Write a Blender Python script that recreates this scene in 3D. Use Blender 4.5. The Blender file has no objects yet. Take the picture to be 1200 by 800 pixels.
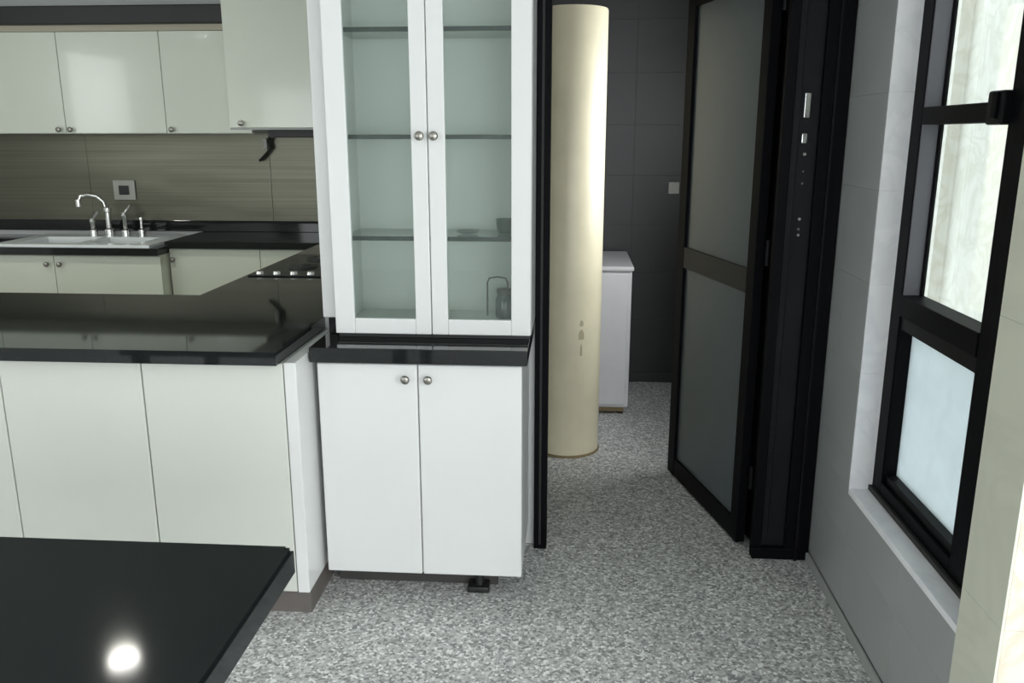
import bpy, bmesh, math, random
from mathutils import Vector, Matrix
random.seed(4)
S = bpy.context.scene
COL = S.collection

# ------------------------------------------------------------------ camera
cam_d = bpy.data.cameras.new('camera'); cam = bpy.data.objects.new('camera', cam_d); COL.objects.link(cam)
cam_d.sensor_width = 36; cam_d.lens = 990/1200*36; cam_d.clip_start = .02
cam.location = (0, 0, 1.55)
cam.rotation_euler = (math.radians(90-13.736), 0, math.radians(4.041))
S.camera = cam

# ------------------------------------------------------------------ colour management
S.view_settings.view_transform = 'Standard'
S.view_settings.look = 'None'
S.view_settings.gamma = 1
S.view_settings.use_curve_mapping = False
S.view_settings.exposure = 0.0

# ------------------------------------------------------------------ sky
W = bpy.data.worlds.new('sky'); S.world = W; W.use_nodes = True
bg = W.node_tree.nodes['Background']
bg.inputs[0].default_value = (.88, .94, 1, 1); bg.inputs[1].default_value = 2.7

# ------------------------------------------------------------------ added daylight
def area(name, loc, rot, sx, sy, power, color, label=None):
    d = bpy.data.lights.new(name, 'AREA'); d.shape = 'RECTANGLE'; d.size = sx; d.size_y = sy
    d.energy = power; d.color = color
    o = bpy.data.objects.new(name, d); o.location = loc; o.rotation_euler = rot; COL.objects.link(o)
    return o
R = math.radians
# unseen area lights, added as daylight in wall openings out of view
area('added_daylight_back', (.95, -3.02, 1.45), (R(90), 0, 0), 2.3, 1.7, 54, (.97, .985, 1))
area('added_daylight_back_left', (-3.7, -3.02, 1.45), (R(90), 0, 0), 1.8, 1.4, 24, (.96, 1, .97))  # added for the peninsula and kitchen fronts
area('added_daylight_right', (2.58, -.7, 1.45), (R(90), 0, R(90)), 2.4, 1.7, 92, (.98, .985, 1))
area('added_daylight_utility', (.93, 3.88, 1.62), (R(90), 0, R(90)), .5, .8, 17, (.95, .97, 1))  # hidden behind the door leaf, added to light column and frosted pane
area('added_daylight_left', (-4.98, 1.45, 1.95), (R(90), 0, R(-90)), 1.1, .8, 15, (.95, 1, .97))  # added for the broad sheen on the upper cabinets

# ------------------------------------------------------------------ material helpers
def newmat(name):
    m = bpy.data.materials.new(name); m.use_nodes = True
    nt = m.node_tree; b = nt.nodes['Principled BSDF']
    return m, nt, b
def plain(name, col, rough=.5, metal=0, spec=.5, noise=0, scale=8, bump=0, coat=0):
    m, nt, b = newmat(name)
    b.inputs['Base Color'].default_value = (*col, 1)
    b.inputs['Roughness'].default_value = rough
    b.inputs['Metallic'].default_value = metal
    b.inputs['Specular IOR Level'].default_value = spec
    if coat: b.inputs['Coat Weight'].default_value = coat; b.inputs['Coat Roughness'].default_value = .06
    if noise or bump:
        tc = nt.nodes.new('ShaderNodeTexCoord'); n = nt.nodes.new('ShaderNodeTexNoise')
        n.inputs['Scale'].default_value = scale; n.inputs['Detail'].default_value = 6
        nt.links.new(tc.outputs['Object'], n.inputs['Vector'])
        if noise:
            r = nt.nodes.new('ShaderNodeValToRGB')
            r.color_ramp.elements[0].position = .3; r.color_ramp.elements[1].position = .7
            r.color_ramp.elements[0].color = (*[c*(1-noise) for c in col], 1)
            r.color_ramp.elements[1].color = (*[min(1, c*(1+noise)) for c in col], 1)
            nt.links.new(n.outputs[0], r.inputs[0]); nt.links.new(r.outputs[0], b.inputs['Base Color'])
        if bump:
            bp = nt.nodes.new('ShaderNodeBump'); bp.inputs['Strength'].default_value = bump; bp.inputs['Distance'].default_value = .01
            nt.links.new(n.outputs[0], bp.inputs['Height']); nt.links.new(bp.outputs[0], b.inputs['Normal'])
    return m

def terrazzo():
    m, nt, b = newmat('terrazzo')
    N = nt.nodes.new; L = nt.links.new
    g = N('ShaderNodeNewGeometry')
    v = N('ShaderNodeTexVoronoi'); v.inputs['Scale'].default_value = 120
    L(g.outputs['Position'], v.inputs['Vector'])
    sep = N('ShaderNodeSeparateColor'); L(v.outputs['Color'], sep.inputs[0])
    r = N('ShaderNodeValToRGB'); cr = r.color_ramp; cr.interpolation = 'CONSTANT'
    cr.elements[0].position = 0; cr.elements[0].color = (.15, .152, .15, 1)
    cr.elements[1].position = .15; cr.elements[1].color = (.27, .275, .27, 1)
    for p, c in ((.36, (.42, .425, .415)), (.66, (.54, .545, .53)), (.86, (.76, .77, .75))):
        e = cr.elements.new(p); e.color = (*c, 1)
    L(sep.outputs[0], r.inputs[0])
    n = N('ShaderNodeTexNoise'); n.inputs['Scale'].default_value = 140; n.inputs['Detail'].default_value = 3
    L(g.outputs['Position'], n.inputs['Vector'])
    mx = N('ShaderNodeMix'); mx.data_type = 'RGBA'; mx.inputs[0].default_value = .15
    L(r.outputs[0], mx.inputs[6]); L(n.outputs[0], mx.inputs[7])
    big = N('ShaderNodeTexNoise'); big.inputs['Scale'].default_value = 1.6; big.inputs['Detail'].default_value = 4
    L(g.outputs['Position'], big.inputs['Vector'])
    mr = N('ShaderNodeMapRange'); mr.inputs[3].default_value = .98; mr.inputs[4].default_value = 1.3
    L(big.outputs[0], mr.inputs[0])
    mul = N('ShaderNodeVectorMath'); mul.operation = 'SCALE'
    L(mx.outputs[2], mul.inputs[0]); L(mr.outputs[0], mul.inputs['Scale'])
    L(mul.outputs[0], b.inputs['Base Color'])
    b.inputs['Roughness'].default_value = .42
    return m

def brushed():
    m, nt, b = newmat('brushed_steel')
    N = nt.nodes.new; L = nt.links.new
    g = N('ShaderNodeNewGeometry'); mp = N('ShaderNodeMapping')
    mp.inputs['Scale'].default_value = (.5, .5, 60)
    L(g.outputs['Position'], mp.inputs[0])
    n = N('ShaderNodeTexNoise'); n.inputs['Scale'].default_value = 1.5; n.inputs['Detail'].default_value = 5
    L(mp.outputs[0], n.inputs['Vector'])
    r = N('ShaderNodeValToRGB')
    r.color_ramp.elements[0].position = .3; r.color_ramp.elements[0].color = (.12, .118, .092, 1)
    r.color_ramp.elements[1].position = .7; r.color_ramp.elements[1].color = (.16, .157, .124, 1)
    L(n.outputs[0], r.inputs[0]); L(r.outputs[0], b.inputs['Base Color'])
    w = N('ShaderNodeTexNoise'); w.inputs['Scale'].default_value = 3.2; w.inputs['Detail'].default_value = 1
    mp2 = N('ShaderNodeMapping'); mp2.inputs['Scale'].default_value = (.6, 1, 1.6)
    L(g.outputs['Position'], mp2.inputs[0]); L(mp2.outputs[0], w.inputs['Vector'])
    bp = N('ShaderNodeBump'); bp.inputs['Strength'].default_value = .3; bp.inputs['Distance'].default_value = .02
    L(w.outputs[0], bp.inputs['Height']); L(bp.outputs[0], b.inputs['Normal'])
    b.inputs['Metallic'].default_value = 1; b.inputs['Roughness'].default_value = .36
    return m

def marble(name, base, vein, rough=.35, sc=3):
    m, nt, b = newmat(name)
    N = nt.nodes.new; L = nt.links.new
    g = N('ShaderNodeNewGeometry')
    n = N('ShaderNodeTexNoise'); n.inputs['Scale'].default_value = sc; n.inputs['Detail'].default_value = 8
    n.inputs['Distortion'].default_value = 1.6
    L(g.outputs['Position'], n.inputs['Vector'])
    r = N('ShaderNodeValToRGB')
    r.color_ramp.elements[0].position = .42; r.color_ramp.elements[0].color = (*base, 1)
    r.color_ramp.elements[1].position = .62; r.color_ramp.elements[1].color = (*base, 1)
    e = r.color_ramp.elements.new(.52); e.color = (*vein, 1)
    L(n.outputs[0], r.inputs[0]); L(r.outputs[0], b.inputs['Base Color'])
    b.inputs['Roughness'].default_value = rough
    return m

def granite(name, col=(.012, .014, .014), rough=.045, fleck=.008, spec=.4):
    m, nt, b = newmat(name)
    N = nt.nodes.new; L = nt.links.new
    g = N('ShaderNodeNewGeometry')
    v = N('ShaderNodeTexVoronoi'); v.inputs['Scale'].default_value = 260
    L(g.outputs['Position'], v.inputs['Vector'])
    sep = N('ShaderNodeSeparateColor'); L(v.outputs['Color'], sep.inputs[0])
    r = N('ShaderNodeValToRGB')
    r.color_ramp.elements[0].position = .8; r.color_ramp.elements[0].color = (*col, 1)
    r.color_ramp.elements[1].position = 1; r.color_ramp.elements[1].color = (*[c+fleck for c in col], 1)
    L(sep.outputs[0], r.inputs[0]); L(r.outputs[0], b.inputs['Base Color'])
    b.inputs['Roughness'].default_value = rough
    b.inputs['Specular IOR Level'].default_value = spec
    return m

def schlick(nt, f0=.04):
    """reflectance of a thin sheet, the same from either side"""
    N = nt.nodes.new; L = nt.links.new
    lw = N('ShaderNodeLayerWeight'); lw.inputs[0].default_value = .5
    pw = N('ShaderNodeMath'); pw.operation = 'POWER'; pw.inputs[1].default_value = 5
    L(lw.outputs['Facing'], pw.inputs[0])
    ma = N('ShaderNodeMath'); ma.operation = 'MULTIPLY_ADD'; ma.inputs[1].default_value = 1-f0; ma.inputs[2].default_value = f0
    L(pw.outputs[0], ma.inputs[0]); return ma.outputs[0]
def clear_glass(name, tint=(.93, .97, .95), ior=1.5, haze=0, hazecol=(.5, .6, .57)):
    m = bpy.data.materials.new(name); m.use_nodes = True; nt = m.node_tree; nt.nodes.clear()
    N = nt.nodes.new; L = nt.links.new
    out = N('ShaderNodeOutputMaterial'); t = N('ShaderNodeBsdfTransparent'); t.inputs[0].default_value = (*tint, 1)
    gl = N('ShaderNodeBsdfGlossy'); gl.inputs['Roughness'].default_value = .03
    mx = N('ShaderNodeMixShader'); L(schlick(nt), mx.inputs[0])
    src = t
    if haze:
        d = N('ShaderNodeBsdfDiffuse'); d.inputs[0].default_value = (*hazecol, 1)
        m0 = N('ShaderNodeMixShader'); m0.inputs[0].default_value = haze
        L(t.outputs[0], m0.inputs[1]); L(d.outputs[0], m0.inputs[2]); src = m0
    L(src.outputs[0], mx.inputs[1]); L(gl.outputs[0], mx.inputs[2])
    L(mx.outputs[0], out.inputs[0])
    return m

def frosted(name, col, trans=.6, rough=.35, thru=.0):
    m = bpy.data.materials.new(name); m.use_nodes = True; nt = m.node_tree; nt.nodes.clear()
    N = nt.nodes.new; L = nt.links.new
    out = N('ShaderNodeOutputMaterial'); d = N('ShaderNodeBsdfDiffuse'); t = N('ShaderNodeBsdfTranslucent')
    d.inputs[0].default_value = (*col, 1); t.inputs[0].default_value = (*col, 1)
    g = N('ShaderNodeNewGeometry'); n = N('ShaderNodeTexNoise'); n.inputs['Scale'].default_value = 9; n.inputs['Detail'].default_value = 5
    n.inputs['Distortion'].default_value = 1
    L(g.outputs['Position'], n.inputs['Vector'])
    r = N('ShaderNodeValToRGB'); r.color_ramp.elements[0].position = .3; r.color_ramp.elements[1].position = .7
    r.color_ramp.elements[0].color = (*[c*.93 for c in col], 1); r.color_ramp.elements[1].color = (*col, 1)
    L(n.outputs[0], r.inputs[0]); L(r.outputs[0], t.inputs[0])
    m1 = N('ShaderNodeMixShader'); m1.inputs[0].default_value = trans
    L(d.outputs[0], m1.inputs[1]); L(t.outputs[0], m1.inputs[2])
    gl = N('ShaderNodeBsdfGlossy'); gl.inputs['Roughness'].default_value = rough
    m2 = N('ShaderNodeMixShader'); L(schlick(nt), m2.inputs[0])
    L(m1.outputs[0], m2.inputs[1]); L(gl.outputs[0], m2.inputs[2]); L(m2.outputs[0], out.inputs[0])
    return m

def lamp_mat(name, col, st):
    m, nt, b = newmat(name)
    b.inputs['Base Color'].default_value = (.8, .8, .8, 1)
    b.inputs['Emission Color'].default_value = (*col, 1); b.inputs['Emission Strength'].default_value = st
    return m

M = dict(
    floor=terrazzo(), steel=brushed(),
    white=plain('white_lacquer', (.70, .715, .70), .3, noise=.02, scale=2),
    cream=plain('pale_gloss_laminate', (.66, .69, .59), .16, noise=.03, scale=2, coat=.4),
    cream_upper=plain('green_white_gloss_laminate', (.70, .74, .64), .24, noise=.03, scale=2, coat=.4),
    pale=plain('pale_grey_green_laminate', (.60, .625, .57), .35, noise=.03, scale=2),
    granite=granite('black_granite'), table=granite('black_table_stone', (.008, .011, .012), .075, .006),
    kick=plain('brown_grey_kickboard', (.13, .115, .105), .6, noise=.1),
    shade_kick=plain('shaded_kickboard', (.05, .047, .044), .6, noise=.1),  # shadow under the base cabinet put into the kickboard colour
    black=plain('black_plastic', (.012, .012, .012), .45),
    alu=plain('black_anodised_aluminium', (.004, .004, .005), .5, spec=.06),
    alu2=plain('dark_bronze_aluminium', (.007, .007, .008), .45, spec=.12),
    rail=plain('worn_dark_rail', (.03, .03, .028), .5, spec=.2, noise=.2),
    alu_lit=plain('lit_aluminium', (.16, .155, .18), .4),  # light on the frame's inner side put into the colour
    chrome=plain('chrome', (.75, .75, .73), .18, metal=1),
    knob=plain('brushed_nickel', (.30, .29, .26), .3, metal=1),
    tile_r=plain('grey_wall_tile', (.34, .355, .35), .42, noise=.05, scale=3),
    grout=plain('grey_grout', (.33, .345, .34), .6),
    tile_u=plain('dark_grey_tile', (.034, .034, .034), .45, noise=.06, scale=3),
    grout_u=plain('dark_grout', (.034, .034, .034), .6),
    reveal=marble('white_marble', (.90, .90, .92), (.84, .84, .87), .4, 5),
    sage=marble('sage_tile', (.62, .63, .52), (.58, .59, .49), .4, 3),
    creamtile=marble('cream_marble_tile', (.64, .62, .51), (.56, .50, .40), .35, 6),
    plaster=plain('white_plaster', (.72, .73, .72), .8, noise=.02),
    ceil=plain('ceiling_paint', (.70, .72, .70), .8),
    column=plain('cream_paint', (.82, .76, .55), .4, noise=.07, scale=5, bump=.1),
    dirt=plain('brown_dirt', (.25, .19, .10), .8),
    appliance=plain('off_white_enamel', (.66, .66, .67), .35, noise=.03),
    sink=plain('white_enamel_sink', (.80, .84, .84), .25),
    socket=plain('white_plastic', (.42, .42, .38), .4),
    interior=plain('cabinet_interior', (.78, .79, .77), .5),
    glass=clear_glass('clear_window_glass'),
    glass_door=clear_glass('greenish_cabinet_glass', (.89, .925, .905), 1.5, .022, (.55, .66, .62)),
    glass_shelf=clear_glass('shelf_glass', (.90, .95, .93), 1.5, .02, (.45, .6, .55)),
    glass_edge=plain('green_glass_edge', (.008, .02, .016), .4),
    frost=frosted('frosted_blue_glass', (.86, .93, .97), .9),
    frost_door=frosted('frosted_grey_glass', (.25, .30, .315), .6, .4),
    dark_glass=plain('dark_tinted_panel', (.010, .011, .013), .25, spec=.2),
    brightwall=marble('pale_outside_wall', (.80, .77, .70), (.70, .665, .58), .7, 4),
    lamp=lamp_mat('lamp_lens', (1, .98, .93), 28),
    beige=plain('beige_trim', (.45, .42, .32), .5),
    soffit=plain('grey_soffit', (.36, .38, .37), .3),
    trim=plain('pale_grey_trim', (.36, .37, .36), .5),
)

# ------------------------------------------------------------------ mesh helpers
ORG = {}
def BM(): return bmesh.new()
def box(bm, x0, x1, y0, y1, z0, z1, bev=0, seg=2):
    r = bmesh.ops.create_cube(bm, size=1)
    vs = r['verts']
    for v in vs:
        v.co = Vector((x0+(v.co.x+.5)*(x1-x0), y0+(v.co.y+.5)*(y1-y0), z0+(v.co.z+.5)*(z1-z0)))
    if bev:
        es = list({e for v in vs for e in v.link_edges})
        bmesh.ops.bevel(bm, geom=es, offset=bev, segments=seg, affect='EDGES', profile=.5)
    return bm
def cyl(bm, a, b, r, r2=None, n=20, caps=True):
    a = Vector(a); b = Vector(b); d = b-a
    q = Vector((0, 0, 1)).rotation_difference(d.normalized()).to_matrix().to_4x4()
    bmesh.ops.create_cone(bm, cap_ends=caps, segments=n, radius1=r, radius2=r if r2 is None else r2,
                          depth=d.length, matrix=Matrix.Translation((a+b)/2) @ q)
    return bm
def tube(bm, pts, r, n=10):
    pts = [Vector(p) for p in pts]; rings = []
    up = Vector((0, 1, 0))
    for i, p in enumerate(pts):
        t = (pts[min(i+1, len(pts)-1)]-pts[max(i-1, 0)]).normalized()
        s = t.cross(up)
        if s.length < 1e-3: s = t.cross(Vector((1, 0, 0)))
        s.normalize(); u = s.cross(t).normalized()
        rings.append([bm.verts.new(p+(s*math.cos(k*2*math.pi/n)+u*math.sin(k*2*math.pi/n))*r) for k in range(n)])
    for A, B in zip(rings, rings[1:]):
        for k in range(n): bm.faces.new((A[k], A[(k+1) % n], B[(k+1) % n], B[k]))
    bm.faces.new(rings[0][::-1]); bm.faces.new(rings[-1])
    return bm
def lathe(bm, prof, c=(0, 0), n=24):
    rings = [[bm.verts.new((c[0]+r*math.cos(2*math.pi*k/n), c[1]+r*math.sin(2*math.pi*k/n), z)) for k in range(n)] for r, z in prof]
    for A, B in zip(rings, rings[1:]):
        for k in range(n): bm.faces.new((A[k], A[(k+1) % n], B[(k+1) % n], B[k]))
    bm.faces.new(rings[0][::-1]); bm.faces.new(rings[-1])
    return bm
def rot_about(bm, c, axis, ang, verts=None):
    bmesh.ops.rotate(bm, cent=c, matrix=Matrix.Rotation(ang, 3, axis), verts=verts or bm.verts[:])

def tag(o, label=None, cat=None, group=None, kind=None):
    if label: o['label'] = label
    if cat: o['category'] = cat
    if group: o['group'] = group
    if kind: o['kind'] = kind
    return o
def obj(name, bm, mat, parent=None, smooth=False, org=None):
    bmesh.ops.recalc_face_normals(bm, faces=bm.faces[:])
    me = bpy.data.meshes.new(name)
    if org is None:
        xs = [v.co for v in bm.verts]
        lo = Vector([min(v[i] for v in xs) for i in range(3)]); hi = Vector([max(v[i] for v in xs) for i in range(3)])
        org = Vector(((lo.x+hi.x)/2, (lo.y+hi.y)/2, lo.z))
    org = Vector(org)
    bmesh.ops.translate(bm, verts=bm.verts[:], vec=-org)
    bm.to_mesh(me); bm.free()
    me.materials.append(mat)
    if smooth:
        me.polygons.foreach_set('use_smooth', [True]*len(me.polygons))
        me.set_sharp_from_angle(angle=R(35))
    o = bpy.data.objects.new(name, me); COL.objects.link(o)
    place(o, org, parent)
    return o
def place(o, org, parent=None):
    org = Vector(org); ORG[o.name] = org
    if parent is not None:
        o.parent = parent; o.location = org-ORG[parent.name]
    else: o.location = org
def thing(name, loc, label=None, cat=None, group=None, kind=None):
    o = bpy.data.objects.new(name, None); o.empty_display_size = .1; COL.objects.link(o)
    place(o, loc); tag(o, label, cat, group, kind)
    return o
def again(src, org, parent=None, name=None):
    c = src.copy(); COL.objects.link(c); place(c, org, parent); return c
def bx(name, mat, parent, *d, bev=0, seg=2):
    return obj(name, box(BM(), *d, bev=bev, seg=seg), mat, parent)
def struct(name, bm, mat): return tag(obj(name, bm, mat), kind='structure')
TILES = {}
def tile(axis, mat, parent, a0, a1, z0, z1, face, depth=.008, name='tile', bev=.0005):
    """axis x: the face looks along x and spans y a0..a1; axis y: looks along y, spans x a0..a1"""
    w = round(a1-a0, 4); h = round(z1-z0, 4)
    if w < .01 or h < .01: return
    key = (axis, mat.name, w, h, depth)
    c = Vector((face, (a0+a1)/2, z0)) if axis == 'x' else Vector(((a0+a1)/2, face, z0))
    if key not in TILES:
        bm = box(BM(), *((0, depth, -w/2, w/2) if axis == 'x' else (-w/2, w/2, 0, depth)), 0, h, bev=bev, seg=1)
        bmesh.ops.translate(bm, verts=bm.verts[:], vec=c)
        TILES[key] = obj(name, bm, mat, parent, org=c)
        return TILES[key]
    return again(TILES[key], c, parent)

# ------------------------------------------------------------------ setting: shell
XR = .905            # face of the right wall
_f = box(BM(), -5, 2.6, -3.1, 1.7, -.1, 0); box(_f, -5, 1.05, 1.7, 5.7, -.1, 0)
struct('floor', _f, M['floor'])
_f = box(BM(), -5, 2.6, -3.1, 1.7, 2.6, 2.7); box(_f, -5, 1.05, 1.7, 5.7, 2.6, 2.7)
struct('ceiling', _f, M['ceil'])
# far wall of kitchen and utility room
struct('wall_far_kitchen', box(BM(), -5, -.80, 5.57, 5.7, 0, 2.6), M['plaster'])
wu = thing('wall_far_utility', (.1, 5.3, 0), kind='structure')
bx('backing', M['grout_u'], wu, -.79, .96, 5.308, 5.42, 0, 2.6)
lw_ = BM()
for dd in ((-3.1, .9, 0, 2.6), (2.0, 5.7, 0, 2.6), (.9, 2.0, 0, 1.55), (.9, 2.0, 2.35, 2.6)): box(lw_, -5.1, -5, *dd)  # opening added around the unseen left light
struct('wall_left', lw_, M['plaster'])
# partition between kitchen and utility room, the wall behind the glazed cabinet
struct('wall_partition', box(BM(), -.88, -.80, 2.905, 5.57, 0, 2.6, .004), M['white'])
struct('wall_middle', box(BM(), -.80, -.128, 3.02, 3.10, 0, 2.6), M['plaster'])
struct('wall_above_doorway', box(BM(), -.128, .95, 3.0, 3.10, 2.24, 2.6), M['plaster'])
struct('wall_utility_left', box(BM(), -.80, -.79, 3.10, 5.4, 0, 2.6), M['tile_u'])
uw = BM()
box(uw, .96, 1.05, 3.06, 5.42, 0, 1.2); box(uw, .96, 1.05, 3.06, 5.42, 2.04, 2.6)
box(uw, .96, 1.05, 3.06, 3.61, 1.2, 2.04); box(uw, .96, 1.05, 4.15, 5.42, 1.2, 2.04)  # opening added for the unseen utility light
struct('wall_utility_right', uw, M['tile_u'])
# walls behind the camera with openings made for the added daylight
bw = BM()
box(bw, -5, 2.6, -3.2, -3.1, 0, .6); box(bw, -5, 2.6, -3.2, -3.1, 2.3, 2.6)
box(bw, -5, -4.6, -3.2, -3.1, .6, 2.3); box(bw, -2.8, -.2, -3.2, -3.1, .6, 2.3); box(bw, 2.1, 2.6, -3.2, -3.1, .6, 2.3)
struct('wall_back', bw, M['plaster'])
rw = BM()
box(rw, 2.6, 2.7, -3.1, 1.7, 0, .6); box(rw, 2.6, 2.7, -3.1, 1.7, 2.3, 2.6)
box(rw, 2.6, 2.7, -3.1, -1.9, .6, 2.3); box(rw, 2.6, 2.7, .5, 1.7, .6, 2.3)
struct('wall_right_near', rw, M['plaster'])

# right wall with the window opening (backing + tiles)
OY0, OY1, OZ0, OZ1 = 1.76, 2.605, .445, 2.2
wr = thing('wall_right', (XR, 2.4, 0), kind='structure')
wb = BM()
for d in ((1.72, OY0, 0, 2.6), (OY1, 3.06, 0, 2.6), (OY0, OY1, 0, OZ0-.02), (OY0, OY1, OZ1, 2.6)):
    box(wb, XR+.007, 1.05, *d)
obj('backing', wb, M['grout'], wr)
rows = [.035, .27, .55, .83, 1.11, 1.39, 1.67, 1.95, 2.23, 2.6]
cols = [1.722, 2.16, 2.58, 2.998]
G = .0002
def clipped(y0, y1, z0, z1):
    """cut a tile rectangle by the window opening"""
    if y1 <= OY0 or y0 >= OY1 or z1 <= OZ0 or z0 >= OZ1: return [(y0, y1, z0, z1)]
    out = []
    if z0 < OZ0: out.append((y0, y1, z0, OZ0)); z0 = OZ0
    if z1 > OZ1: out.append((y0, y1, OZ1, z1)); z1 = OZ1
    if y0 < OY0: out.append((y0, OY0, z0, z1))
    if y1 > OY1: out.append((OY1, y1, z0, z1))
    return out
for z0, z1 in zip(rows, rows[1:]):
    for y0, y1 in zip(cols, cols[1:]):
        for a in clipped(y0, y1, z0, z1):
            tile('x', M['tile_r'], wr, a[0]+G, a[1]-G, a[2]+G, a[3]-G, XR)
struct('baseboard_right', box(BM(), XR-.012, XR, 1.722, 2.96, 0, .033, .003), M['trim'])
# marble lining of the window recess
sill = thing('window_sill', (.95, 2.26, OZ0), kind='structure')
bx('sill_slab', M['reveal'], sill, XR-.001, 1.05, OY0, OY1, OZ0-.02, OZ0, bev=.002)
for z0, z1 in zip([OZ0, .55, .83, 1.11, 1.39, 1.67, 1.95], [.55, .83, 1.11, 1.39, 1.67, 1.95, OZ1]):
    tile('y', M['reveal'], sill, XR-.001, .976, z0+G, z1-G, OY1-.008)
    tile('y', M['reveal'], sill, XR-.001, .984, z0+G, z1-G, OY0)

# near corner of the wall, sage on its side and cream marble on its front
wc = thing('wall_corner', (1.2, 1.63, 0), kind='structure')
bx('backing', M['sage'], wc, .862, 2.6, 1.556, 1.716, 0, 2.6)
for z0, z1 in ((0, .6), (.6, 1.2), (1.2, 1.8), (1.8, 2.6)):
    tile('x', M['sage'], wc, 1.548, 1.72, z0+G, z1-G, .858, depth=.006)
    for x0, x1 in ((.864, 1.46), (1.46, 2.06), (2.06, 2.6)):
        tile('y', M['creamtile'], wc, x0+G, x1-G, z0+G, z1-G, 1.548, depth=.01)

for z0 in [.11+.3*i for i in range(-1, 9)]:
    z1 = min(z0+.3, 2.6); z0 = max(z0, .0)
    for x0, x1 in ((-.79, -.23), (-.23, .37), (.37, .96)):
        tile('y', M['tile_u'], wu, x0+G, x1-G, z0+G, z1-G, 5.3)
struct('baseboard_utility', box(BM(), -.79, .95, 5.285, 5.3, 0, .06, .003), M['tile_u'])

# ------------------------------------------------------------------ window
w = thing('window_1', (1.0, 2.26, OZ0), kind='structure')
X0, X1 = .974, 1.035
FY0, FY1 = 2.035, 2.527          # clear width between the uprights
bx('upright', M['alu'], w, X0, X1, FY1, OY1, OZ0, OZ1, bev=.002)
bx('mullion', M['alu'], w, X0, X1, 1.945, FY0, OZ0, OZ1, bev=.002)
bx('upright', M['alu'], w, X0, X1, OY0, 1.80, OZ0, OZ1, bev=.002)
bx('narrow_pane', M['frost'], w, 1.016, 1.020, 1.80, 1.945, .50, 2.13)
for _z in ((OZ0, .50), (2.13, OZ1)): bx('rail', M['alu'], w, X0, X1, 1.80, 1.945, *_z, bev=.002)
bx('bottom_rail', M['alu'], w, X0, X1, FY0, FY1, OZ0, .50, bev=.002)
bx('sill_lip', M['rail'], w, X0-.012, X0, OY0, OY1, OZ0, .462, bev=.002)
bx('glazing_bead', M['alu2'], w, X0+.012, X1-.005, FY0, FY1, .50, .525, bev=.002)
bx('top_rail', M['alu'], w, X0, X1, FY0, FY1, 2.13, OZ1, bev=.002)
bx('middle_rail', M['alu'], w, X0-.004, X1, FY0, FY1, 1.03, 1.092, bev=.002)
bx('middle_rail', M['alu2'], w, X0+.006, X1, FY0, FY1, .988, 1.03, bev=.002)
bx('glazing_bar', M['alu'], w, X0, X1, FY0, FY1, 1.578, 1.625, bev=.002)
la = bx('latch', M['alu2'], w, X0-.02, X0+.01, 2.03, 2.105, 1.572, 1.648, bev=.006)
bx('latch_lever', M['alu'], la, X0-.027, X0-.02, 2.045, 2.07, 1.585, 1.645, bev=.004)
bx('side_bead', M['alu'], w, X0+.004, X1, FY1-.004, FY1, .525, .988, bev=.001)
bx('lit_side_face', M['alu_lit'], w, X0+.003, X1-.014, FY1-.006, FY1, 1.092, 1.578)  # paler strip for the light on the black frame's inner side
bx('lit_side_face', M['alu_lit'], w, X0+.003, X1-.014, FY1-.006, FY1, 1.625, 2.13)
bx('gasket', M['alu'], w, X1-.014, X1-.002, FY1-.012, FY1, 1.092, 1.578)
bx('gasket', M['alu'], w, X1-.014, X1-.002, FY1-.012, FY1, 1.625, 2.13)
bx('pane', M['glass'], w, 1.024, 1.028, FY0, FY1, 1.092, 1.578)
bx('pane', M['glass'], w, 1.024, 1.028, FY0, FY1, 1.625, 2.13)
bx('frosted_pane', M['frost'], w, 1.016, 1.020, FY0, FY1, .50, 1.0)
# building across the narrow gap
ob = thing('outside_wall', (2.3, 4, -1), 'pale overexposed wall of the next building seen through the window', 'wall')
bx('wall_surface', M['brightwall'], ob, 2.4, 2.6, 1.8, 9, -1.5, 3.2)
bx('pilaster', M['brightwall'], ob, 2.32, 2.4, 5.6, 7.0, -1.5, 3.2)

# ------------------------------------------------------------------ doorway with black folding door
d = thing('door_1', (.4, 3.0, 0), kind='structure')
LJ = bx('left_jamb', M['alu'], d, -.127, -.078, 2.975, 3.06, 0, 2.2, bev=.003)
bx('jamb_groove', M['rail'], LJ, -.108, -.100, 2.970, 2.976, .02, 2.2)
bx('head_rail', M['alu'], d, -.127, .90, 2.975, 3.06, 2.2, 2.25, bev=.003)
RJ = bx('right_jamb', M['alu'], d, .815, .902, 2.955, 3.055, 0, 2.2, bev=.003)
bx('jamb_lip', M['alu2'], RJ, .85, .858, 2.945, 2.956, .0, 2.2)
sp = bx('side_stile', M['alu'], d, .695, .73, 2.965, 3.0, 0, 2.2, bev=.003)
pn = bx('side_panel', M['dark_glass'], d, .73, .815, 2.978, 2.992, .01, 2.2, bev=.001)
bx('stile_groove', M['alu2'], pn, .752, .756, 2.974, 2.978, .05, 2.2)
bx('bottom_shoe', M['alu'], d, .695, .902, 2.953, 3.0, 0, .045, bev=.003)
bt = bx('glint_plate', M['chrome'], d, .764, .783, 2.970, 2.978, 1.605, 1.685, bev=.002)  # chrome pieces added in place of reflection spots on the dark panel
bt2 = bx('glint_plate', M['chrome'], d, .763, .781, 2.971, 2.978, 1.522, 1.555, bev=.003)
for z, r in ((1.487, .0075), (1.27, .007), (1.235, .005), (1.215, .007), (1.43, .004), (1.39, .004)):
    obj('glint_stud', cyl(BM(), (.777, 2.978, z), (.777, 2.972, z), r, r*.7, 12), M['chrome' if r > .006 else 'knob'], d, True)  # small round pieces for the same reflection spots
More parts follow.
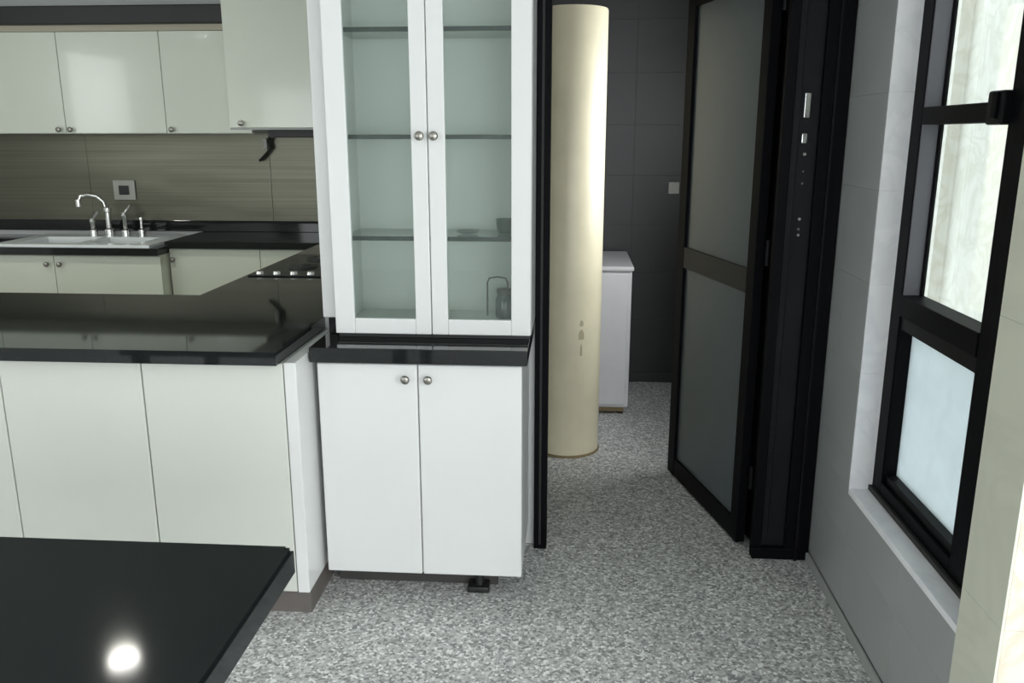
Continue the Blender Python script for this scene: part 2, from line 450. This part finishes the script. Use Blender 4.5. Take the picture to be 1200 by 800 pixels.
# open leaf: hinge at the side panel, free edge deeper in the utility room
a = Vector((.672, 3.062)); b_ = Vector((.487, 3.792)); ang = math.atan2(b_.y-a.y, b_.x-a.x); Lw = (b_-a).length
def leaf(name, mat, u0, u1, t0, t1, z0, z1, parent, bev=.002):
    bm = box(BM(), u0, u1, t0, t1, z0, z1, bev=bev)
    bmesh.ops.rotate(bm, cent=(0, 0, 0), matrix=Matrix.Rotation(ang, 3, 'Z'), verts=bm.verts[:])
    bmesh.ops.translate(bm, verts=bm.verts[:], vec=(a.x, a.y, 0))
    return obj(name, bm, mat, parent)
dl = thing('door_2', (a.x, a.y, 0), kind='structure')
leaf('stile', M['alu'], 0, .06, -.018, .018, .012, 2.13, dl)
leaf('stile', M['alu'], Lw-.075, Lw, -.018, .018, .012, 2.13, dl)
leaf('bottom_rail', M['alu'], .06, Lw-.075, -.016, .016, .012, .095, dl)
leaf('middle_rail', M['rail'], .06, Lw-.075, -.017, .017, .985, 1.075, dl)
leaf('top_rail', M['alu'], .06, Lw-.075, -.016, .016, 2.06, 2.13, dl)
leaf('frosted_pane', M['frost_door'], .06, Lw-.075, -.003, .003, .095, .985, dl, 0)
leaf('frosted_pane', M['frost_door'], .06, Lw-.075, -.003, .003, 1.075, 2.06, dl, 0)
d3 = thing('door_3', (.735, 3.062, 0), kind='structure')
A_, AN_, L_ = a.copy(), ang, Lw
a = Vector((.735, 3.062)); b_ = Vector((.545, 3.80)); ang = math.atan2(b_.y-a.y, b_.x-a.x); Lw = (b_-a).length
leaf('stile', M['alu'], 0, .06, -.015, .015, .012, 2.13, d3)
leaf('stile', M['alu'], Lw-.06, Lw, -.015, .015, .012, 2.13, d3)
for z_ in ((.012, .095), (.985, 1.075), (2.06, 2.13)): leaf('rail', M['alu'], .06, Lw-.06, -.014, .014, *z_, d3)
for z_ in ((.095, .985), (1.075, 2.06)): leaf('dark_pane', M['dark_glass'], .06, Lw-.06, -.003, .003, *z_, d3, 0)
a, ang, Lw = A_, AN_, L_
for z in (.25, 1.1, 1.95):
    obj('hinge', cyl(BM(), (.69, 3.03, z), (.69, 3.03, z+.09), .008), M['alu2'], dl, True)

# ------------------------------------------------------------------ knob prototype (faces -y)
def knob_bm(x, y, z, s=1.0):
    bm = BM()
    prof = [(.0065*s, 0), (.006*s, .010*s), (.0125*s, .016*s), (.0145*s, .021*s), (.012*s, .026*s), (.005*s, .0285*s)]
    lathe(bm, prof, n=16)
    rot_about(bm, (0, 0, 0), 'X', R(90)); bmesh.ops.translate(bm, verts=bm.verts[:], vec=(x, y, z))
    return bm
KN = {}
def knob(x, y, z, parent, s=1.0):
    if s not in KN:
        KN[s] = obj('knob', knob_bm(x, y, z, s), M['knob'], parent, True, org=(x, y, z)); return KN[s]
    return again(KN[s], (x, y, z), parent)

# ------------------------------------------------------------------ glazed display cabinet (upper)
g = thing('display_cabinet', (-.45, 2.85, .897), 'tall white cabinet with two glass doors standing on the black ledge', 'cabinet')
bx('plinth', M['black'], g, -.770, -.132, 2.70, 3.01, .897, .913)
bx('side_panel', M['white'], g, -.771, -.757, 2.69, 3.015, .913, 2.36, bev=.001)
bx('side_panel', M['white'], g, -.145, -.127, 2.69, 3.015, .913, 2.36, bev=.001)
bx('back_panel', M['interior'], g, -.757, -.145, 2.995, 3.012, .913, 2.36)
bx('bottom_panel', M['interior'], g, -.757, -.145, 2.692, 2.995, .913, .931)
bx('top_panel', M['white'], g, -.757, -.145, 2.692, 2.995, 2.342, 2.36)
bx('middle_divider', M['interior'], g, -.455, -.443, 2.72, 2.735, .931, 2.342)
for z in (1.222, 1.546, 1.870, 2.14):
    s = bx('glass_shelf', M['glass_shelf'], g, -.756, -.146, 2.742, 2.994, z-.004, z+.003)
    bx('shelf_edge', M['glass_edge'], s, -.756, -.146, 2.735, 2.7415, z-.009, z+.005)
for x0, x1, g0, g1, kx in ((-.7705, -.4525, -.706, -.5035, -.474), (-.4495, -.128, -.397, -.191, -.430)):
    dr = thing('door', ((x0+x1)/2, 2.68, .915)); dr.parent = g; dr.location = ORG[dr.name]-ORG[g.name]
    yb, yf = 2.688, 2.668
    bx('stile', M['white'], dr, x0, g0, yf, yb, .915, 2.355, bev=.003)
    bx('stile', M['white'], dr, g1, x1, yf, yb, .915, 2.355, bev=.003)
    bx('rail', M['white'], dr, g0, g1, yf, yb, .915, .966, bev=.003)
    bx('rail', M['white'], dr, g0, g1, yf, yb, 2.295, 2.355, bev=.003)
    bx('pane', M['glass_door'], dr, g0, g1, 2.676, 2.680, .966, 2.295)
    knob(kx, yf, 1.547, dr)
fl = thing('filler_panel', (-.805, 2.82, .897), 'narrow white upright panel between the glazed cabinet and the kitchen', 'panel')
bx('panel', M['white'], fl, -.833, -.7755, 2.74, 2.903, .952, 2.59, bev=.003)
bx('black_block', M['granite'], fl, -.815, -.785, 2.74, 2.90, .897, .951, bev=.002)
# things kept inside it
jar = thing('glass_jar', (-.225, 2.86, .932), 'dark glass jar with wire bail at the foot of the right glass door', 'jar')
obj('jar_body', lathe(BM(), [(.026, .932), (.034, .94), (.034, 1.0), (.028, 1.012), (.028, 1.02)], (-.225, 2.86)), plain('dark_jar_glass', (.10, .12, .12), .1), jar, True)
obj('wire_bail', tube(BM(), [(-.285+.0, 2.84, .945), (-.285, 2.84, 1.06), (-.278, 2.84, 1.075), (-.25, 2.84, 1.08), (-.222, 2.84, 1.075), (-.215, 2.84, 1.06), (-.215, 2.84, .945)], .003, 8), M['kick'], jar, True)
obj('lid', cyl(BM(), (-.225, 2.86, 1.02), (-.225, 2.86, 1.035), .03), M['kick'], jar, True)
cup = thing('small_cup', (-.225, 2.86, 1.226), 'small dark cup at the right of the lowest glass shelf', 'cup')
obj('cup_body', lathe(BM(), [(.022, 1.226), (.028, 1.235), (.032, 1.275), (.028, 1.275), (.02, 1.236)], (-.225, 2.86)), plain('dark_green_glaze', (.06, .09, .075), .3), cup, True)
obj('handle', tube(BM(), [(-.197, 2.86, 1.265), (-.18, 2.86, 1.26), (-.178, 2.86, 1.245), (-.197, 2.86, 1.238)], .003, 8), plain('dark_green_handle', (.06, .09, .075), .3), cup, True)
tag(obj('saucer', lathe(BM(), [(.02, 1.226), (.035, 1.231), (.042, 1.238), (.038, 1.238), (.02, 1.231)], (-.35, 2.84)), plain('grey_glaze', (.22, .27, .25), .3), None, True),
    'small grey dish at the left end of the lowest shelf behind the right glass door', 'dish')

# ------------------------------------------------------------------ base cabinet under it
c = thing('base_cabinet', (-.48, 2.8, 0), 'white two-door base cabinet under the glass-fronted cabinet', 'cabinet')
bx('carcass', M['white'], c, -.812, -.150, 2.592, 3.015, .1, .845, bev=.002)
for x0, x1, kx in ((-.812, -.4865, -.522), (-.4835, -.150, -.449)):
    dd = bx('door', M['white'], c, x0, x1, 2.572, 2.590, .102, .838, bev=.005, seg=3)
    knob(kx, 2.572, .792, dd)
bx('kickboard', M['shade_kick'], c, -.81, -.24, 2.70, 2.715, 0, .1)  # lengthened and darkened in place of the shadow beneath the cabinet
for x, y in ((-.302, 2.665), (-.70, 2.95), (-.20, 2.95)):
    f = BM(); cyl(f, (x, y, .012), (x, y, .1), .016); box(f, x-.04, x+.035, y-.03, y+.03, 0, .022, .004)
    obj('foot', f, M['black'], c, True)
tag(bx('ledge', M['granite'], None, -.826, -.132, 2.542, 3.015, .847, .896, bev=.003), 'black polished stone ledge between the upper and lower white cabinets', 'worktop')

# ------------------------------------------------------------------ peninsula
p = thing('kitchen_peninsula', (-2, 2.9, 0), 'long pale peninsula cabinet under the black worktop', 'cabinet')
bx('carcass', M['pale'], p, -4.2, -.88, 2.455, 2.90, .1, .874)
e = -.880; k = 0
while e > -4.1:
    e0 = max(e-.463, -4.2)
    if k == 0: e, e0 = -.872, -1.324
    bx('back_panel', M['pale'], p, e0+.0022, e-.0022, 2.432, 2.452, .1, .872, bev=.003)
    e = e0; k += 1
bx('end_panel', M['white'], p, -.8705, -.832, 2.428, 2.903, .1, .876, bev=.003)
bx('kickboard', M['kick'], p, -4.2, -.845, 2.475, 2.90, 0, .099)
leg = thing('corner_base_units', (-1.2, 4.3, 0), 'low base units under the right arm of the worktop and the rear of the peninsula', 'cabinet')
bx('carcass', M['cream'], leg, -1.46, -.89, 3.22, 5.0, .1, .874)
bx('peninsula_rear_carcass', M['cream'], leg, -4.2, -.89, 2.905, 3.21, .1, .874)  # rear part of the peninsula carcass
bx('kickboard', M['kick'], leg, -1.40, -.89, 3.22, 5.0, 0, .099)

# continuous worktop: peninsula, right arm and far run, with the sink cut-out
wt = BM()
SX0, SX1, SY0, SY1 = -3.42, -2.64, 4.97, 5.30
for dd in ((-4.2, -.877, 2.386, 3.276), (-1.50, -.884, 3.276, 4.98), (-2.475, -.884, 4.98, 5.555)):
    box(wt, *dd, .877, .919)
for dd in ((-4.2, SX0, 4.88, 5.555), (SX1, -2.475, 4.88, 5.555), (SX0, SX1, 4.88, SY0), (SX0, SX1, SY1, 5.555)):
    box(wt, *dd, .845, .889)
tag(obj('worktop', wt, M['granite']), 'polished black stone worktop running round the kitchen from peninsula to sink', 'worktop')
tag(bx('upstand', M['granite'], None, -4.2, -.884, 5.535, 5.555, .9195, .992, bev=.002), 'narrow black stone upstand along the back of the far worktop', 'upstand')

# cooktop on the right arm
ck = thing('cooktop', (-1.2, 4.1, .92), 'black glass cooktop with a row of pale controls on the right arm of the worktop', 'cooktop')
bx('glass_plate', M['dark_glass'], ck, -1.48, -.95, 3.74, 4.45, .9195, .925, bev=.002)
for i in range(5):
    x = -1.44+i*.08
    obj('control_knob', cyl(BM(), (x, 3.79, .925), (x, 3.79, .937), .019, .016), M['chrome'], ck, True)
for x, y in ((-1.3, 4.0), (-1.08, 4.0), (-1.3, 4.28), (-1.08, 4.28)):
    q = BM(); cyl(q, (x, y, .925), (x, y, .932), .07, .066, 24); cyl(q, (x, y, .932), (x, y, .938), .035, .03, 24)
    obj('burner', q, M['black'], ck, True)

# ------------------------------------------------------------------ far base cabinets
s1 = thing('sink_base_cabinet', (-3.1, 5.1, 0), 'cream base cabinet with two knobs below the sink', 'cabinet')
bx('carcass', M['cream'], s1, -4.2, -2.482, 4.942, 5.55, .1, .735)
bx('front_rail', M['cream'], s1, -4.2, -2.482, 4.942, 4.960, .735, .843)
bx('side_rail', M['cream'], s1, -2.50, -2.482, 4.960, 5.55, .735, .843)
for x0, x1, kx in ((-4.2, -3.782, -3.82), (-3.778, -3.157, -3.193), (-3.153, -2.482, -3.112)):
    o = bx('door', M['cream'], s1, x0, x1, 4.922, 4.940, .11, .835, bev=.002); knob(kx, 4.922, .783, o, 1.15)
bx('kickboard', M['kick'], s1, -4.2, -2.46, 4.98, 5.0, 0, .1)
s2 = thing('far_base_cabinet', (-2.0, 5.3, 0), 'cream base cabinet set back to the right of the sink cabinet', 'cabinet')
bx('carcass', M['cream'], s2, -2.470, -1.47, 5.042, 5.55, .1, .875)
for x0, x1, kx in ((-2.598, -1.902, -2.565), (-1.898, -1.47, -1.52)):
    x0 = max(x0, -2.470)
    o = bx('door', M['cream'], s2, x0, x1, 5.022, 5.040, .11, .868, bev=.002); knob(max(kx, -2.445), 5.022, .805, o, 1.15)
bx('kickboard', M['kick'], s2, -2.45, -1.47, 5.1, 5.12, 0, .1)

# ------------------------------------------------------------------ sink and tap
sk = thing('kitchen_sink', (-3.0, 5.1, .92), 'white inset sink in the far worktop', 'sink')
rm = BM(); A0, A1, B0, B1 = -3.52, -2.53, 4.895, 5.44
for dd in ((A0, A1, B0, SY0+.01), (A0, A1, SY1-.01, B1), (A0, SX0+.01, SY0+.01, SY1-.01), (SX1-.01, A1, SY0+.01, SY1-.01), (-3.03, -2.99, SY0+.01, SY1-.01)):
    box(rm, *dd, .8895, .906)
obj('rim', rm, M['sink'], sk)
for x0, x1 in ((SX0+.01, -3.03), (-2.99, SX1-.01)):
    bb = BM()
    for dd in ((x0, x1, SY0+.01, SY1-.01, .74, .75), (x0, x0+.006, SY0+.01, SY1-.01, .75, .8894), (x1-.006, x1, SY0+.01, SY1-.01, .75, .8894),
               (x0, x1, SY0+.01, SY0+.016, .75, .8894), (x0, x1, SY1-.016, SY1-.01, .75, .8894)): box(bb, *dd)
    bo = obj('bowl', bb, M['sink'], sk)
    obj('drain', cyl(BM(), ((x0+x1)/2, 5.13, .75), ((x0+x1)/2, 5.13, .754), .04), M['chrome'], bo, True)
fy = 5.35
tp = thing('tap', (-2.95, fy, .906), 'chrome mixer tap with tall spout and side levers behind the sink', 'tap')
obj('body', lathe(BM(), [(.032, .906), (.03, .95), (.02, .96), (.019, 1.06), (.026, 1.065), (.026, 1.09), (.012, 1.10)], (-3.02, fy)), M['chrome'], tp, True)
obj('spout', tube(BM(), [(-3.02, fy, 1.06), (-3.04, fy, 1.13), (-3.08, fy-.01, 1.165), (-3.13, fy-.02, 1.175), (-3.17, fy-.04, 1.165), (-3.18, fy-.05, 1.13)], .013, 12), M['chrome'], tp, True)
obj('spout_tip', cyl(BM(), (-3.18, fy-.05, 1.10), (-3.18, fy-.05, 1.145), .019), M['chrome'], tp, True)
for x, zz in ((-3.13, 1.02), (-2.91, 1.06)):
    hb = obj('valve', lathe(BM(), [(.026, .906), (.024, .945), (.015, .955), (.015, zz-.03), (.02, zz-.02), (.014, zz)], (x, fy)), M['chrome'], tp, True)
    obj('lever', tube(BM(), [(x, fy, zz-.01), (x+.03*(1 if x > -3 else 1), fy-.02, zz+.015), (x+.07, fy-.04, zz+.05)], .008, 8), M['chrome'], hb, True)
sd = thing('soap_dispenser', (-2.80, fy, .906), 'slim chrome dispenser at the right end of the taps', 'dispenser')
obj('body', lathe(BM(), [(.024, .906), (.022, .95), (.011, .958), (.010, 1.01), (.014, 1.015), (.012, 1.03)], (-2.80, fy)), M['chrome'], sd, True)
obj('nozzle', tube(BM(), [(-2.80, fy, 1.028), (-2.80, fy-.03, 1.035), (-2.80, fy-.06, 1.025)], .006, 8), M['chrome'], sd, True)

# ------------------------------------------------------------------ steel backsplash, socket
bs = thing('steel_backsplash', (-2.5, 5.56, .99), 'brushed steel sheets covering the wall between worktop and upper cabinets', 'backsplash')
for x0, x1 in ((-4.2, -3.24), (-3.238, -1.993), (-1.989, -.884)):
    bx('steel_sheet', M['steel'], bs, x0, x1, 5.560, 5.568, .992, 1.556)
sc = thing('wall_socket', (-3.0, 5.55, 1.19), 'pale wall socket with dark centre on the steel above the taps', 'socket')
q = BM(); box(q, -3.075, -2.925, 5.548, 5.5595, 1.125, 1.255, .004); obj('plate', q, M['socket'], sc)
bx('insert', M['black'], sc, -3.035, -2.965, 5.542, 5.548, 1.16, 1.22, bev=.004)

# ------------------------------------------------------------------ upper cabinets
u = thing('upper_cabinet', (-3.2, 5.4, 1.555), 'long run of glossy pale upper cabinets over the sink', 'cabinet')
bx('carcass', M['cream_upper'], u, -4.2, -1.96, 5.222, 5.555, 1.558, 2.19)
for x0, x1, kx in ((-4.2, -3.76, -3.82), (-3.756, -3.146, -3.182), (-3.142, -2.502, -3.108), (-2.498, -1.962, -2.462)):
    o = bx('door', M['cream_upper'], u, x0, x1, 5.202, 5.220, 1.560, 2.155, bev=.002); knob(kx, 5.202, 1.582, o, 1.15)
bx('top_trim', M['beige'], u, -4.2, -1.962, 5.195, 5.22, 2.157, 2.192)
tag(bx('cornice', M['black'], None, -4.2, -1.962, 5.15, 5.555, 2.192, 2.297, bev=.006), 'black cornice band above the glossy upper cabinets', 'cornice')
struct('trim_1', box(BM(), -4.2, -1.962, 5.20, 5.57, 2.2975, 2.6), M['soffit'])
t = thing('tall_upper_cabinet', (-1.5, 5.2, 1.58), 'deeper pale green-white upper cabinet at the right end of the run', 'cabinet')
bx('carcass', M['cream_upper'], t, -1.957, -.884, 4.872, 5.555, 1.585, 2.55)
for x0, x1, kx in ((-1.957, -1.42, -1.885), (-1.416, -.884, -1.37)):
    o = bx('door', M['cream_upper'], t, x0, x1, 4.85, 4.870, 1.590, 2.548, bev=.002); knob(kx, 4.85, 1.615, o, 1.15)
bx('light_rail', M['trim'], t, -1.957, -.884, 4.852, 4.872, 1.578, 1.5895)
h = thing('range_hood', (-1.5, 5.3, 1.5), 'black slim hood under the deeper upper cabinet', 'hood')
bx('hood_body', M['black'], h, -1.77, -.92, 4.98, 5.55, 1.545, 1.584, bev=.004)
bx('front_visor', M['black'], h, -1.77, -.92, 4.95, 4.98, 1.535, 1.580, bev=.004)
cd = thing('hanging_cable', (-2.0, 5.53, 1.4), 'short dark cable with pale clip hanging beside the hood', 'cable')
obj('wire', tube(BM(), [(-1.955, 5.50, 1.545), (-1.975, 5.51, 1.51), (-1.965, 5.52, 1.47), (-1.99, 5.53, 1.44), (-2.03, 5.53, 1.40), (-2.05, 5.53, 1.385)], .010, 8), M['rail'], cd, True)
bx('clip', M['socket'], cd, -2.005, -1.98, 5.49, 5.52, 1.46, 1.53, bev=.004)

# ------------------------------------------------------------------ utility room things
co = thing('cylindrical_column', (-.01, 4.085, 0), 'tall cream cylindrical column with dirt marks just inside the doorway', 'column')
obj('shaft', lathe(BM(), [(.158, 0.0), (.160, .01), (.160, 2.095), (.157, 2.102)], (-.01, 4.085), 64), M['column'], co, True)
obj('base_seam', lathe(BM(), [(.166, .0), (.166, .008), (.163, .012), (.160, .012)], (-.01, 4.085), 64), M['dirt'], co, True)
for z, wd, hh in ((.60, .014, .05), (.665, .009, .03), (.52, .006, .06)):
    bm = BM(); th0 = math.atan2(-.150, .065)
    n = 4; lo = []; hi = []
    for i in range(n+1):
        th = th0+(i/n-.5)*wd/.16*2
        lo.append(bm.verts.new((-.01+.1606*math.cos(th), 4.085+.1606*math.sin(th), z)))
        hi.append(bm.verts.new((-.01+.1606*math.cos(th), 4.085+.1606*math.sin(th), z+hh*(.6+.4*math.sin(math.pi*i/n)))))
    for i in range(n): bm.faces.new((lo[i], lo[i+1], hi[i+1], hi[i]))
    obj('dirt_mark', bm, plain('pale_brown_mark', (.52, .46, .30), .6), co)
ap = thing('utility_appliance', (.05, 4.92, 0), 'white waist-high appliance behind the cream column', 'appliance')
bx('body', M['appliance'], ap, -.255, .335, 4.62, 5.24, .04, .825, bev=.01)
bx('front_panel', M['appliance'], ap, -.245, .318, 4.603, 4.62, .06, .815, bev=.006)
bx('lid', M['appliance'], ap, -.26, .343, 4.60, 5.245, .826, .852, bev=.008)
bx('base_strip', M['dirt'], ap, -.24, .31, 4.63, 5.2, .015, .04)
for x in (-.21, .29):
    for y in (4.66, 5.18):
        obj('foot', cyl(BM(), (x, y, 0), (x, y, .04), .02), M['black'], ap, True)
ls = thing('light_switch', (.62, 5.29, 1.2), 'small pale switch on the dark tiles beside the open door', 'switch')
bx('plate', M['socket'], ls, .585, .650, 5.289, 5.2995, 1.20, 1.27, bev=.003)
bx('rocker', M['socket'], ls, .605, .630, 5.284, 5.289, 1.215, 1.255, bev=.002)

# ------------------------------------------------------------------ black table
tb = thing('dining_table', (-1.2, 1.0, 0), 'black polished stone table in the near left corner', 'table')
bm = box(BM(), -2.1, -.536, .35, 1.497, .708, .76)
rounded = [e for e in bm.edges if abs(e.verts[0].co.z-e.verts[1].co.z) > .01]
bmesh.ops.bevel(bm, geom=rounded, offset=.012, segments=4, affect='EDGES')
top = [e for e in bm.edges if e.verts[0].co.z > .75 and e.verts[1].co.z > .75]
bmesh.ops.bevel(bm, geom=top, offset=.006, segments=2, affect='EDGES')
obj('tabletop', bm, M['table'], tb)
bx('under_edge', M['table'], tb, -2.085, -.551, .365, 1.482, .692, .7075, bev=.004)
bx('apron', M['black'], tb, -1.95, -.72, .5, 1.35, .62, .6915)
for x in (-1.9, -.8):
    for y in (.55, 1.27):
        bx('leg', M['black'], tb, x-.03, x+.03, y-.03, y+.03, 0, .62, bev=.004)

# ------------------------------------------------------------------ ceiling downlights
LAB = ['round ceiling downlight mirrored as a white spot in the black table', 'added unseen ceiling downlight at the far left of the kitchen', 'added unseen ceiling downlight near the high left opening',
       'added unseen ceiling downlight behind the black table', 'added unseen ceiling downlight near the cream wall corner']
dl0 = None
for i_, (x, y) in enumerate(((-2.25, 3.665), (-3.8, 3.6), (-4.0, 1.05), (-1.2, .2), (.8, .2))):  # first is mirrored in the table; the rest are added, unseen
    if dl0 is None:
        dl0 = (thing('downlight', (x, y, 2.585), LAB[i_], 'lamp', 'ceiling downlights'),)
        ro = dl0[0]
        rg = BM(); lathe(rg, [(.10, 2.5995), (.10, 2.592), (.078, 2.588), (.078, 2.5995)], (x, y), 32)
        ring = obj('ring', rg, M['socket'], ro, True, org=(x, y, 2.585))
        lens = obj('lens', cyl(BM(), (x, y, 2.583), (x, y, 2.587), .076, n=32), M['lamp'], ro, True, org=(x, y, 2.585))
    else:
        ro = again(dl0[0], (x, y, 2.585)); ro['label'] = LAB[i_]
        again(ring, (x, y, 2.585), ro); again(lens, (x, y, 2.585), ro)
    ld = bpy.data.lights.new('downlight_glow', 'SPOT'); ld.energy = 38 if x < -2 else 9; ld.spot_size = R(130); ld.spot_blend = .8
    ld.shadow_soft_size = .07; ld.color = (1, .98, .86)
    lo_ = bpy.data.objects.new('downlight_glow', ld); lo_.location = (x, y, 2.575); COL.objects.link(lo_)
